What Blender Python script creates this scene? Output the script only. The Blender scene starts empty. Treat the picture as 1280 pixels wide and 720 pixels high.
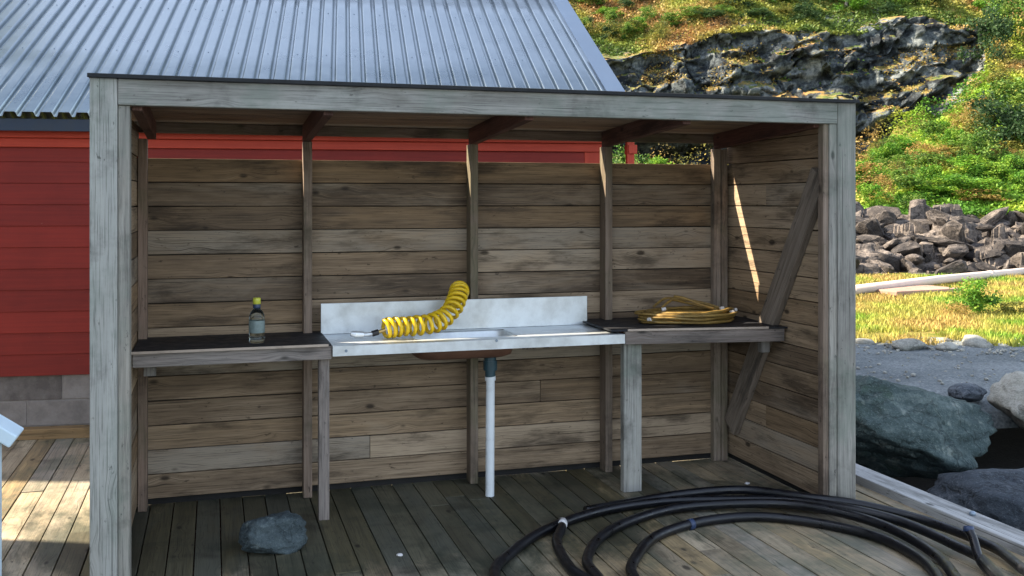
import bpy, bmesh, math, random
from mathutils import Vector, Matrix, noise
rad = math.radians
S = bpy.context.scene
COL = S.collection
random.seed(7)

# ------------------------------------------------------------------ frames
YAW = 0.2933                      # the view is turned this much to the right of the shed's depth axis
CY, SY = math.cos(YAW), math.sin(YAW)
EYE = Vector((0.515, -4.667, 1.70))
def site(L, Z, z=0.0):            # metres right of / ahead of the standing point -> world
    return Vector((EYE.x + CY*L + SY*Z, EYE.y - SY*L + CY*Z, z))

# ------------------------------------------------------------------ node helpers
class NT:
    def __init__(s, name):
        s.m = bpy.data.materials.new(name); s.m.use_nodes = True
        s.t = s.m.node_tree; s.t.nodes.clear()
        s.out = s.n('ShaderNodeOutputMaterial'); s.b = s.n('ShaderNodeBsdfPrincipled')
        s.l(s.b.outputs[0], s.out.inputs[0])
    def n(s, typ, **k):
        nd = s.t.nodes.new(typ)
        for a, v in k.items(): setattr(nd, a, v)
        return nd
    def l(s, a, b): s.t.links.new(a, b)
    def put(s, sock, v):
        if isinstance(v, bpy.types.NodeSocket): s.l(v, sock)
        elif isinstance(v, (tuple, list)) and len(v) == 3 and sock.type == 'RGBA': sock.default_value = (*v, 1)
        else: sock.default_value = v
    def math(s, op, a, b=0.0, c=None, clamp=False):
        nd = s.n('ShaderNodeMath', operation=op, use_clamp=clamp)
        s.put(nd.inputs[0], a); s.put(nd.inputs[1], b)
        if c is not None: s.put(nd.inputs[2], c)
        return nd.outputs[0]
    def mix(s, f, a, b, mode='MIX'):
        nd = s.n('ShaderNodeMix', data_type='RGBA', blend_type=mode)
        s.put(nd.inputs[0], f); s.put(nd.inputs[6], a); s.put(nd.inputs[7], b)
        return nd.outputs[2]
    def step(s, v, lo, hi, a=0.0, b=1.0):
        nd = s.n('ShaderNodeMapRange', interpolation_type='SMOOTHSTEP')
        s.put(nd.inputs[0], v)
        nd.inputs[1].default_value = lo; nd.inputs[2].default_value = hi
        nd.inputs[3].default_value = a; nd.inputs[4].default_value = b
        return nd.outputs[0]
    def vec(s, x, y, z):
        nd = s.n('ShaderNodeCombineXYZ')
        for i, v in enumerate((x, y, z)): s.put(nd.inputs[i], v)
        return nd.outputs[0]
    def noise(s, v, scale=1.0, detail=4.0, rough=.55, dist=0.0):
        nd = s.n('ShaderNodeTexNoise'); s.put(nd.inputs['Vector'], v)
        nd.inputs['Scale'].default_value = scale; nd.inputs['Detail'].default_value = detail
        nd.inputs['Roughness'].default_value = rough; nd.inputs['Distortion'].default_value = dist
        return nd.outputs[0]
    def voro(s, v, scale=1.0, feature='F1', out=0):
        nd = s.n('ShaderNodeTexVoronoi', feature=feature); s.put(nd.inputs['Vector'], v)
        nd.inputs['Scale'].default_value = scale
        return nd.outputs[out]
    def ramp(s, f, stops):
        nd = s.n('ShaderNodeValToRGB'); s.put(nd.inputs[0], f)
        e = nd.color_ramp.elements
        while len(e) < len(stops): e.new(.5)
        for i, (p, c) in enumerate(stops): e[i].position = p; e[i].color = (*c, 1)
        return nd.outputs[0]
    def bump(s, h, strength=.3, dist=.01):
        nd = s.n('ShaderNodeBump'); nd.inputs['Strength'].default_value = strength
        nd.inputs['Distance'].default_value = dist; s.l(h, nd.inputs['Height'])
        s.l(nd.outputs[0], s.b.inputs['Normal'])
    def objco(s): return s.n('ShaderNodeTexCoord').outputs['Object']
    def pos(s): return s.n('ShaderNodeNewGeometry').outputs['Position']
    def attr(s, n, o='Fac'): return s.n('ShaderNodeAttribute', attribute_name=n).outputs[o]
    def fin(s, col, rough=.8, metal=0.0, **k):
        s.put(s.b.inputs['Base Color'], col); s.put(s.b.inputs['Roughness'], rough)
        s.put(s.b.inputs['Metallic'], metal)
        for a, v in k.items(): s.put(s.b.inputs[a.replace('_', ' ')], v)
        return s.m

def wood(name, dark, mid, light, amber=(.2, .11, .05), amber_amt=.5, spec=.3, knots=.85, algae=None, algae_amt=0, rough=.75, var=.5, grain=.75, pale=None, damp_shade=False):
    t = NT(name)
    uv = t.n('ShaderNodeUVMap').outputs[0]
    sp = t.n('ShaderNodeSeparateXYZ'); t.l(uv, sp.inputs[0]); u, v = sp.outputs[0], sp.outputs[1]
    r = t.attr('rnd')
    r2 = t.math('FRACT', t.math('MULTIPLY', r, 7.137))
    r3 = t.math('FRACT', t.math('MULTIPLY', r, 23.71))
    # knots push the grain aside
    vn = t.n('ShaderNodeTexVoronoi'); vn.inputs['Scale'].default_value = 1
    t.l(t.vec(t.math('MULTIPLY', u, 4.2), t.math('MULTIPLY', v, 8.5), t.math('MULTIPLY', r, 57)), vn.inputs['Vector'])
    kv = vn.outputs['Distance']; kc = t.n('ShaderNodeSeparateColor'); t.l(vn.outputs['Color'], kc.inputs[0])
    has = t.math('GREATER_THAN', kc.outputs[0], .45)
    kn = t.math('MULTIPLY', t.step(t.math('ADD', kv, t.math('MULTIPLY', kc.outputs[1], .10)), .09, .19, 1, 0), has)
    bend = t.math('MULTIPLY', t.step(kv, .0, .5, .022, 0), has)
    v2 = t.math('ADD', v, bend)
    g = t.noise(t.vec(t.math('MULTIPLY', u, 1.5), t.math('MULTIPLY', v2, 85), t.math('MULTIPLY', r, 37)), 1, 5, .6, .3)
    g2 = t.noise(t.vec(t.math('MULTIPLY', u, .9), t.math('MULTIPLY', v2, 22), t.math('MULTIPLY', r, 91)), 1, 4, .55, .8)
    bl = t.noise(t.vec(t.math('MULTIPLY', u, 1.6), t.math('MULTIPLY', v, 5), t.math('MULTIPLY', r, 19)), 1, 5, .6, .5)
    f = t.math('ADD', t.math('MULTIPLY', g, .45*grain), t.math('MULTIPLY', g2, .55*grain))
    f = t.math('ADD', f, t.math('MULTIPLY', bl, 1-grain*.75))
    f = t.math('ADD', f, t.math('MULTIPLY', t.math('SUBTRACT', r, .5), var*.55))
    col = t.ramp(f, [(.22, dark), (.52, mid), (.8, light)])
    am = t.math('MULTIPLY', t.step(t.math('ADD', t.math('MULTIPLY', bl, .6), t.math('MULTIPLY', r2, .6)), .5, .85), amber_amt)
    col = t.mix(am, col, t.mix(t.step(g2, .3, .7), tuple(c*.55 for c in amber), tuple(c*1.25 for c in amber)))
    if pale:
        col = t.mix(t.math('MULTIPLY', t.step(t.math('ADD', t.math('MULTIPLY', bl, .5), t.math('MULTIPLY', r3, .5)), .55, .8), .6), col, pale)
    # cracks / checks along the grain
    ck = t.noise(t.vec(t.math('MULTIPLY', u, .8), t.math('MULTIPLY', v2, 120), t.math('MULTIPLY', r, 71)), 1, 2, .5)
    col = t.mix(t.step(ck, .66, .72, 0, .75), col, tuple(c*.25 for c in dark))
    col = t.mix(t.math('MULTIPLY', kn, knots), col, tuple(c*.4 for c in dark))
    # grime that ignores the boards
    wp = t.pos()
    st = t.noise(wp, 2.3, 6, .65) if algae else t.noise(t.vec(t.math('MULTIPLY', u, 1.7), t.math('MULTIPLY', v, 7), t.math('MULTIPLY', r, 43)), 1, 6, .65)
    col = t.mix(t.step(st, .5, .7, 0, .7), col, tuple(c*.6 for c in dark))
    fs = t.noise(t.vec(t.math('MULTIPLY', u, 5), t.math('MULTIPLY', v2, 190), t.math('MULTIPLY', r, 11)), 1, 4, .65)
    col = t.mix(t.step(fs, .5, .68, 0, .55), col, tuple(c*.7 for c in dark)); col = t.mix(t.step(fs, .45, .3, 0, .3), col, light)
    sp_ = t.noise(t.vec(t.math('MULTIPLY', u, 16), t.math('MULTIPLY', v, 34), t.math('MULTIPLY', r, 5)), 1, 5, .7)
    col = t.mix(t.step(sp_, .62, .70, 0, .7), col, tuple(c*.5 for c in dark))
    if algae:
        al = t.noise(wp, 1.7, 7, .65, .4)
        al2 = t.noise(wp, 11, 4, .6)
        col = t.mix(t.math('MULTIPLY', t.step(t.math('ADD', al, t.math('MULTIPLY', al2, .25)), .58, .76), algae_amt), col, algae)
    if damp_shade:   # shed-interior shade painted into the deck colour, together with moisture, ragged edges
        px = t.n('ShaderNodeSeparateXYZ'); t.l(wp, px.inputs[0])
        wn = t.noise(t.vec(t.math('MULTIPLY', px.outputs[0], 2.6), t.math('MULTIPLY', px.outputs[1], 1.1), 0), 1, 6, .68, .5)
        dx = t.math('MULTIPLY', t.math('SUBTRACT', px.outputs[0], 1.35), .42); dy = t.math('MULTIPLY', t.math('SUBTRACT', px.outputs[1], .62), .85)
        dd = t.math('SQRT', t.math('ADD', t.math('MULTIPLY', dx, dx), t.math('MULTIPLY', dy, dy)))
        wet_shade = t.step(t.math('ADD', dd, t.math('MULTIPLY', t.math('SUBTRACT', wn, .5), 1.7)), .62, 1.0, .85, 0)
        col = t.mix(wet_shade, col, t.mix(1.0, col, (.12,.165,.15), 'MULTIPLY'))
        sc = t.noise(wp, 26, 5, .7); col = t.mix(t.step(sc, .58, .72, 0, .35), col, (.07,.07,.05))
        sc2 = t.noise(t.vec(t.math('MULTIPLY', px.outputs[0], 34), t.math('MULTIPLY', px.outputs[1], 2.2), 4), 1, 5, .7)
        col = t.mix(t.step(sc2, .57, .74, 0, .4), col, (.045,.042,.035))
    t.bump(t.math('SUBTRACT', f, t.math('MULTIPLY', kn, .2)), .45, .004)
    return t.fin(col, t.step(f, .2, .8, rough-.12, min(1, rough+.12)), 0, Specular_IOR_Level=spec)

M = {}
M['wall_wood'] = wood('weathered_wall_board', (.05,.034,.022), (.215,.150,.094), (.44,.335,.23), (.30,.19,.095), .45, pale=(.32,.295,.25), var=.75)
M['grey_wood'] = wood('silver_grey_timber', (.075,.07,.06), (.265,.256,.228), (.45,.435,.39), (.24,.19,.13), .4, pale=(.37,.38,.355), algae=(.13,.18,.14), algae_amt=.35, var=.35)
M['stud_wood'] = wood('brown_grey_stud', (.05,.037,.028), (.18,.135,.10), (.34,.27,.215), (.2,.11,.07), .5, var=.5, algae=(.10,.11,.05), algae_amt=.35)
M['rafter_wood'] = wood('red_brown_rafter', (.035,.02,.016), (.10,.05,.04), (.19,.11,.085), (.15,.05,.03), .5)
M['roof_wood'] = wood('pale_roof_board', (.09,.07,.05), (.25,.2,.155), (.42,.35,.28), (.28,.18,.1), .5)
M['brace_wood'] = wood('pale_brown_brace', (.06,.05,.04), (.23,.185,.145), (.38,.32,.265), (.24,.15,.09), .4)
M['rail_wood'] = wood('counter_rail_timber', (.055,.05,.045), (.2,.185,.165), (.37,.35,.32), (.2,.12,.09), .4)
M['deck_wood'] = wood('weathered_deck_board', (.09,.072,.05), (.33,.262,.17), (.55,.445,.30), (.36,.24,.09), .6, algae=(.06,.09,.06), algae_amt=.5, pale=(.32,.31,.28), var=.5, rough=.62, spec=.4, damp_shade=True)
M['kerb_wood'] = wood('pale_grey_kerb', (.14,.14,.13), (.36,.36,.35), (.5,.5,.49), (.3,.25,.2), .2)
M['base_timber'] = wood('honey_timber', (.12,.07,.03), (.33,.22,.11), (.48,.35,.2), (.3,.17,.07), .5)

def plain(name, col, rough=.6, metal=0.0, var=.15, scale=9, bump=0.0, **k):
    t = NT(name); p = t.objco()
    n = t.noise(p, scale, 5, .6); n2 = t.noise(p, scale*.17, 3)
    f = t.math('ADD', t.math('MULTIPLY', n, .6), t.math('MULTIPLY', n2, .4))
    c = t.ramp(f, [(.3, tuple(x*(1-var*1.6) for x in col)), (.5, col), (.72, tuple(min(1, x*(1+var)) for x in col))])
    if bump: t.bump(n, bump, .004)
    return t.fin(c, t.step(n, .3, .7, max(.04, rough-.1), min(1, rough+.12)), metal, **k)

def red_paint(name, a, b):
    t = NT(name)
    uv = t.n('ShaderNodeUVMap').outputs[0]
    sp = t.n('ShaderNodeSeparateXYZ'); t.l(uv, sp.inputs[0]); u, v = sp.outputs[0], sp.outputs[1]
    r = t.attr('rnd')
    g = t.noise(t.vec(t.math('MULTIPLY', u, 2), t.math('MULTIPLY', v, 60), t.math('MULTIPLY', r, 37)), 1, 4)
    w = t.noise(t.pos(), 1.9, 6, .65)
    f = t.math('ADD', t.math('MULTIPLY', g, .4), t.math('ADD', t.math('MULTIPLY', w, .45), t.math('MULTIPLY', r, .25)))
    c = t.ramp(f, [(.3, a), (.75, b)])
    ch = t.step(t.noise(t.pos(), 34, 3, .6), .74, .8, 0, .5)
    c = t.mix(ch, c, (.33, .2, .17))
    t.bump(g, .25, .003)
    return t.fin(c, .6, 0, Specular_IOR_Level=.3)
M['red'] = red_paint('falu_red_paint', (.135,.011,.007), (.29,.025,.014))
M['red_trim'] = red_paint('red_trim_paint', (.34,.032,.016), (.55,.07,.035))

t = NT('corrugated_steel'); p = t.objco()
n = t.noise(t.vec(0, 0, 0), 1); n = t.noise(p, 3.0, 6, .65); n2 = t.noise(p, 60, 3, .6)
c = t.ramp(n, [(.3, (.22,.265,.295)), (.6, (.30,.35,.38)), (.8, (.35,.395,.42))])
c = t.mix(t.step(n2, .6, .75, 0, .35), c, (.2,.25,.3))
M['steel_roof'] = t.fin(c, t.step(n, .3, .8, .26, .4), .75)
M['flashing'] = plain('blue_grey_flashing', (.25,.31,.38), .45, .5, .12, 5)
M['navy'] = plain('dark_navy_fascia', (.018,.03,.052), .55, 0, .3)
M['felt'] = plain('black_roof_felt', (.02,.022,.024), .95, 0, .4, 60, .4)
M['rubber_top'] = plain('black_rubber_sheet', (.007,.008,.012), .62, 0, .4, 14)
M['dark_gap'] = plain('light_stop_sheet', (.015,.014,.013), .95)  # for the added sheets that stop light between wall boards
M['edge_strip'] = plain('worn_pale_edge_strip', (.42,.34,.27), .5, 0, .2, 20)
t = NT('stainless_steel'); p = t.objco()
br = t.noise(t.vec(0,0,0)); sp = t.n('ShaderNodeSeparateXYZ'); t.l(p, sp.inputs[0])
br = t.noise(t.vec(t.math('MULTIPLY', sp.outputs[0], 3), t.math('MULTIPLY', sp.outputs[1], 160), t.math('MULTIPLY', sp.outputs[2], 160)), 1, 3)
st = t.noise(p, 6, 6, .65)
c = t.ramp(st, [(.3, (.5,.53,.55)), (.6, (.74,.78,.8))])
t.bump(br, .05, .001)
M['stainless'] = t.fin(c, t.step(st, .3, .75, .3, .55), .6)
M['dark_steel'] = plain('wood_reflection_steel', (.17,.085,.055), .5, .3, .35, 8)  # red-brown imitates the wood reflected in the bowl's underside
M['white_pvc'] = plain('white_pvc', (.72,.76,.78), .35, 0, .08, 12)
M['teal_fit'] = plain('dark_teal_fitting', (.02,.055,.07), .4, 0, .3)
M['white_paint'] = plain('pale_blue_white_paint', (.55,.68,.76), .45, 0, .1, 6)
M['yellow_hose'] = plain('yellow_nylon', (.80,.53,.012), .34, 0, .15, 30, Subsurface_Weight=0.0)
M['bounce_white'] = plain('bounce_white_paint', (.78,.78,.76), .6, 0, .1, 4)  # white of the added shade casters, bouncing sky light onto the roof
M['brass'] = plain('brass', (.5,.36,.14), .35, .9, .2)
M['black_plastic'] = plain('black_plastic', (.012,.012,.014), .4, 0, .3)
M['black_hose'] = plain('black_pe_hose', (.004,.0045,.007), .36, 0, .5, 18, .1)
M['white_tape'] = plain('dirty_white_tape', (.62,.6,.58), .6, 0, .2, 40)
M['pipe'] = plain('sun_bleached_pipe', (.60,.50,.44), .6, 0, .12, 3)
M['cable'] = plain('ochre_cable', (.28,.175,.045), .5, 0, .4, 25)
M['yellow_cap'] = plain('lime_yellow_plastic', (.55,.56,.06), .35, 0, .1)
M['navy_ring'] = plain('navy_plastic', (.03,.05,.11), .4)
t = NT('clear_bottle_plastic')
M['clear'] = t.fin((.72,.84,.84), .06, 0, Transmission_Weight=1.0, IOR=1.33)
M['label'] = plain('faded_pale_label', (.20,.26,.25), .5, 0, .25, 40)

def block_mat():
    t = NT('concrete_block'); p = t.pos()
    n = t.noise(p, 7, 7, .7); n2 = t.noise(p, 60, 3)
    r = t.attr('rnd')
    f = t.math('ADD', t.math('MULTIPLY', n, .7), t.math('MULTIPLY', r, .35))
    c = t.ramp(f, [(.3, (.12,.10,.088)), (.6, (.27,.235,.21)), (.85, (.36,.33,.30))])
    t.bump(t.math('ADD', n2, n), .5, .006)
    return t.fin(c, .92)
M['block'] = block_mat()

def rock_mat(name, dark, mid, light, lichen_or_shade=None, amt=.4, sc=1.0, moss=None):
    t = NT(name); p = t.objco()
    oi = t.n('ShaderNodeObjectInfo').outputs['Random']
    pv = t.n('ShaderNodeVectorMath', operation='ADD'); t.l(p, pv.inputs[0]); t.l(t.vec(t.math('MULTIPLY', oi, 31), oi, 0), pv.inputs[1])
    p = pv.outputs[0]
    n = t.noise(p, 3.2*sc, 8, .68, .6); n2 = t.noise(p, 22*sc, 5, .65)
    sp = t.n('ShaderNodeSeparateXYZ'); t.l(p, sp.inputs[0])
    band = t.noise(t.vec(t.math('MULTIPLY', sp.outputs[0], 1.2*sc), t.math('MULTIPLY', sp.outputs[1], 1.2*sc), t.math('MULTIPLY', sp.outputs[2], 9*sc)), 1, 5, .6, .8)
    f = t.math('ADD', t.math('MULTIPLY', n, .5), t.math('ADD', t.math('MULTIPLY', n2, .25), t.math('MULTIPLY', band, .3)))
    f = t.math('ADD', f, t.math('MULTIPLY', t.math('SUBTRACT', oi, .5), .16))
    c = t.ramp(f, [(.34, dark), (.54, mid), (.74, light)])
    if lichen_or_shade:
        c = t.mix(t.step(t.noise(p, 7*sc, 6, .7), .56, .68, 0, amt), c, lichen_or_shade)
    if moss:
        c = t.mix(t.step(t.noise(p, 2.2*sc, 5, .6), .54, .72, 0, .7), c, moss)
    vc = t.n('ShaderNodeTexVoronoi', feature='DISTANCE_TO_EDGE'); vc.inputs['Scale'].default_value = 1.25*sc
    wv = t.n('ShaderNodeTexNoise'); t.l(p, wv.inputs['Vector']); wv.inputs['Scale'].default_value = 4*sc; wv.inputs['Detail'].default_value = 5
    va = t.n('ShaderNodeVectorMath', operation='MULTIPLY_ADD'); t.l(wv.outputs['Color'], va.inputs[0]); va.inputs[1].default_value = (.9/sc,)*3; t.l(p, va.inputs[2]); t.l(va.outputs[0], vc.inputs['Vector'])
    crack = t.step(vc.outputs[0], .0, .035, 1, 0); n3 = t.noise(p, 70*sc, 3, .7)
    c = t.mix(t.math('MULTIPLY', crack, .4), c, tuple(x*.5 for x in dark)); c = t.mix(t.step(n3, .55, .7, 0, .45), c, light); c = t.mix(t.step(n3, .45, .32, 0, .45), c, dark)
    f = t.math('ADD', f, t.math('SUBTRACT', t.math('MULTIPLY', n3, .12), t.math('MULTIPLY', crack, .12)))
    t.bump(f, 1.0, .05/sc)
    return t.fin(c, .88, 0, Specular_IOR_Level=.3)
M['boulder'] = rock_mat('green_grey_boulder', (.012,.02,.021), (.055,.082,.08), (.20,.24,.225), (.28,.31,.27), .5, 1, (.035,.065,.04))
M['slate'] = rock_mat('blue_grey_boulder', (.014,.019,.026), (.055,.068,.082), (.17,.19,.21), (.24,.26,.28), .4)
M['pale_rock'] = rock_mat('pale_boulder', (.09,.09,.075), (.28,.28,.245), (.46,.46,.41), (.5,.5,.46), .3)
M['riprap'] = rock_mat('warm_grey_riprap', (.008,.008,.010), (.050,.043,.039), (.27,.225,.19), (.010,.010,.013), .9)  # black blotches imitate shadow between the rocks as well as wet stone
M['small_stone'] = rock_mat('blue_grey_stone', (.02,.030,.034), (.075,.098,.105), (.18,.215,.22), (.25,.29,.28), .45, 3)

# ------------------------------------------------------------------ mesh builder
class MB:
    def __init__(s): s.v, s.f, s.uv, s.r, s.c = [], [], [], [], []
    def face(s, idx, uvs, r, c=(1,1,1)):
        s.f.append(idx); s.uv.extend(uvs); s.r.extend([r]*len(idx)); s.c.extend([c]*len(idx))
    def bar(s, a, b, wd, w, t, r=None):
        """box from a to b (centre line), w wide along wd, t thick across; grain runs a -> b"""
        a, b, wd = Vector(a), Vector(b), Vector(wd)
        ax = (b-a); ln = ax.length; ax.normalize()
        wd = (wd - ax*wd.dot(ax)).normalized(); td = ax.cross(wd)
        r = random.random() if r is None else r
        ou, ov = random.uniform(0, 50), random.uniform(0, 50)
        i0 = len(s.v)
        for e in (a, b):
            for sw, st in ((-1,-1),(1,-1),(1,1),(-1,1)):
                s.v.append(tuple(e + wd*(sw*w/2) + td*(st*t/2)))
        for k, (p, q) in enumerate(((0,1),(1,2),(2,3),(3,0))):
            wid = w if k % 2 == 0 else t
            o = ov + (0, w, w+t, 2*w+t)[k]
            s.face((i0+p, i0+q, i0+4+q, i0+4+p), [(ou,o),(ou,o+wid),(ou+ln,o+wid),(ou+ln,o)], r)
        for e in (0, 4):
            q = (i0+e+3, i0+e+2, i0+e+1, i0+e) if e == 0 else (i0+e, i0+e+1, i0+e+2, i0+e+3)
            s.face(q, [(ou,ov),(ou+.02,ov),(ou+.02,ov+t),(ou,ov+t)], r)
        return s
    def box(s, x0, x1, y0, y1, z0, z1, r=None):
        d = (x1-x0, y1-y0, z1-z0); k = d.index(max(d))
        c = Vector(((x0+x1)/2, (y0+y1)/2, (z0+z1)/2)); h = Vector((0,0,0)); h[k] = d[k]/2
        if k == 0: return s.bar(c-h, c+h, (0,0,1), d[2], d[1], r)
        if k == 1: return s.bar(c-h, c+h, (1,0,0), d[0], d[2], r)
        return s.bar(c-h, c+h, (1,0,0), d[0], d[1], r)
    def quad(s, pts, r=0.5, c=(1,1,1)):
        i = len(s.v); s.v.extend(tuple(p) for p in pts)
        s.face(tuple(range(i, i+len(pts))), [(0,0),(1,0),(1,1),(0,1)][:len(pts)], r, c)
    def tube(s, pts, rr, n=10, cap=True, r=0.5):
        P = [Vector(p) for p in pts]; i0 = len(s.v)
        up = Vector((0,0,1)); prev = None; ulen = 0
        for i, p in enumerate(P):
            tg = (P[min(i+1, len(P)-1)] - P[max(i-1, 0)]).normalized()
            if prev is None:
                a = up if abs(tg.z) < .9 else Vector((1,0,0)); nx = tg.cross(a).normalized()
            else: nx = (prev - tg*prev.dot(tg)).normalized()
            prev = nx; ny = tg.cross(nx); q = rr[i] if isinstance(rr, (list, tuple)) else rr
            for k in range(n):
                an = 2*math.pi*k/n; s.v.append(tuple(p + nx*(math.cos(an)*q) + ny*(math.sin(an)*q)))
        for i in range(len(P)-1):
            for k in range(n):
                k2 = (k+1) % n
                s.face((i0+i*n+k, i0+i*n+k2, i0+(i+1)*n+k2, i0+(i+1)*n+k), [(i,k/n),(i,(k+1)/n),(i+1,(k+1)/n),(i+1,k/n)], r)
        if cap:
            s.face(tuple(i0+k for k in reversed(range(n))), [(0,0)]*n, r)
            e = i0+(len(P)-1)*n; s.face(tuple(e+k for k in range(n)), [(0,0)]*n, r)
        return s
    def lathe(s, prof, n=20, at=(0,0,0)):
        i0 = len(s.v); at = Vector(at)
        for (q, z) in prof:
            for k in range(n):
                an = 2*math.pi*k/n; s.v.append(tuple(at + Vector((q*math.cos(an), q*math.sin(an), z))))
        for i in range(len(prof)-1):
            for k in range(n):
                k2 = (k+1) % n
                s.face((i0+i*n+k, i0+i*n+k2, i0+(i+1)*n+k2, i0+(i+1)*n+k), [(0,0)]*4, .5)
        s.face(tuple(i0+k for k in reversed(range(n))), [(0,0)]*n, .5)
        e = i0+(len(prof)-1)*n; s.face(tuple(e+k for k in range(n)), [(0,0)]*n, .5)
        return s
    def build(s, name, mat, parent=None, bevel=0, smooth=False, loc=None):
        me = bpy.data.meshes.new(name)
        me.from_pydata(s.v, [], s.f)
        u = me.uv_layers.new(name='UVMap'); u.data.foreach_set('uv', [x for p in s.uv for x in p])
        a = me.attributes.new('rnd', 'FLOAT', 'CORNER'); a.data.foreach_set('value', s.r)
        if any(c != (1,1,1) for c in s.c[:50]):
            ca = me.attributes.new('tint', 'FLOAT_COLOR', 'CORNER')
            ca.data.foreach_set('color', [x for c in s.c for x in (*c, 1)])
        if smooth: me.polygons.foreach_set('use_smooth', [True]*len(me.polygons))
        me.materials.append(mat); me.update()
        o = bpy.data.objects.new(name, me); COL.objects.link(o)
        if loc is not None: o.location = loc
        if parent: o.parent = parent
        if bevel:
            b = o.modifiers.new('bevel', 'BEVEL'); b.width = bevel; b.segments = 2; b.limit_method = 'ANGLE'
        return o
def tag(o, label=None, cat=None, group=None, kind=None):
    if label: o['label'] = label
    if cat: o['category'] = cat
    if group: o['group'] = group
    if kind: o['kind'] = kind
    return o
def thing(name, loc, label, cat, rz=0, group=None):
    o = bpy.data.objects.new(name, None); COL.objects.link(o)
    o.location = loc; o.rotation_euler = (0, 0, rz); o.empty_display_size = .2
    return tag(o, label, cat, group)
def smoothpath(P, sub=8, closed=False):
    P = [Vector(p) for p in P]; out = []
    for i in range(len(P)-1):
        p0, p1, p2, p3 = P[max(i-1,0)], P[i], P[i+1], P[min(i+2,len(P)-1)]
        for k in range(sub):
            q = k/sub
            out.append(.5*((2*p1) + (p2-p0)*q + (2*p0-5*p1+4*p2-p3)*q*q + (3*p1-p0-3*p2+p3)*q**3))
    out.append(P[-1]); return out
def fbm(p, o=5, h=.5):
    a, s, f = 1, 0, 1
    for _ in range(o):
        s += a*noise.noise(p*f); a *= h; f *= 2.03
    return s

# ------------------------------------------------------------------ deck
BARN_A = rad(-7.2); BARN_O = Vector((3.436, 2.69, 0))
def barn_line(x): return BARN_O.y - (x-BARN_O.x)*math.tan(rad(7.2)) if x < BARN_O.x else BARN_O.y
m = MB(); x = -8.0
while x < 4.2:
    w = .118
    y = -7.5 - random.uniform(0, 2.5); end = barn_line(x) - .01
    while y < end:
        ln = random.choice((2.4, 3.0, 3.6, 4.2)); y2 = min(end, y+ln)
        dz = random.uniform(-.0025, .0025)
        m.bar((x+w/2, y+.002, -.014+dz), (x+w/2, y2-.002, -.014+dz+random.uniform(-.001,.001)), (1,0,0), w, .028)
        y = y2
    x += w+.006
deck_end = x
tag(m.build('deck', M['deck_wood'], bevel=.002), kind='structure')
m = MB()
for yy in [-7+.6*i for i in range(17)]: m.bar((-8, yy, -.12), (4.15, yy, -.12), (0,0,1), .18, .048)
tag(m.build('deck_joists', M['rafter_wood']), kind='structure')
k = thing('kerb_beam', (4.31, -2, 0), 'pale grey timber kerb along the right edge of the deck', 'kerb')
m = MB(); 
for a, b in ((-5.5, -2.2), (-2.19, 1.1), (1.11, 4.6)): m.box(-.075, .09, a, b, -.19, .055)
m.build('beam', M['kerb_wood'], k, bevel=.006)
m = MB(); m.lathe([(.016,0),(.018,.012),(.012,.02),(.004,.022)], 10, (.03, 1.62, .055)); m.lathe([(.016,0),(.018,.012),(.012,.02),(.004,.022)], 10, (.03, 3.9, .055))
m.build('bolt', M['flashing'], k, smooth=True)

# ------------------------------------------------------------------ the shed
W, D, H = 3.90, 1.22, 2.245
shed = thing('wooden_shed', (0,0,0), 'open fronted weathered wooden shed with a counter, standing on the deck', 'shed')
def part(name, mb, mat, parent=shed, bevel=.003, smooth=False): return mb.build(name, M[mat], parent, bevel, smooth)
part('corner_post', MB().box(0, .113, 0, .098, .001, H), 'grey_wood', bevel=.004)
part('corner_post', MB().box(3.785, 3.90, 0, .098, .001, H), 'grey_wood', bevel=.004)
part('inner_stud', MB().box(.1145, .163, .012, .11, .001, 2.128), 'grey_wood')
part('inner_stud', MB().box(3.70, 3.735, .012, .06, .001, 2.128), 'stud_wood')
part('inner_stud', MB().box(3.736, 3.783, .006, .11, .001, 2.128), 'grey_wood')
part('header_beam', MB().bar((.115, .024, 2.187), (3.783, .024, 2.187), (0,0,1), .116, .048), 'grey_wood', bevel=.004)
# roof: boards on rafters, felt on top; falls to the back
def zr(y): return 2.222 - .053*y
m = MB(); y = .05
while y < 1.22:
    y2 = min(y+.15, 1.225)
    m.bar((.002, (y+y2)/2, zr((y+y2)/2)), (3.898, (y+y2)/2, zr((y+y2)/2)), (0, 1, -.053), y2-y-.004, .021); y = y2
rf = part('roof', m, 'roof_wood', bevel=0)
m = MB(); m.bar((-.008, -.016, 2.2535), (3.91, -.016, 2.2535), (0,0,1), .019, .012)
m.bar((-.008, .612, zr(.612)+.034), (3.91, .612, zr(.612)+.034), (0,1,-.053), 1.23, .012)
m.build('roof_felt', M['felt'], rf, .003)
for xc in (.19, 1.035, 2.03, 2.9, 3.69):
    part('rafter', MB().bar((xc, .052, zr(.05)-.06), (xc, 1.19, zr(1.19)-.06), (0,0,1), .098, .046), 'rafter_wood')
part('wall_plate', MB().box(.095, 3.80, 1.192, 1.222, 2.088, 2.1455), 'stud_wood')
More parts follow.
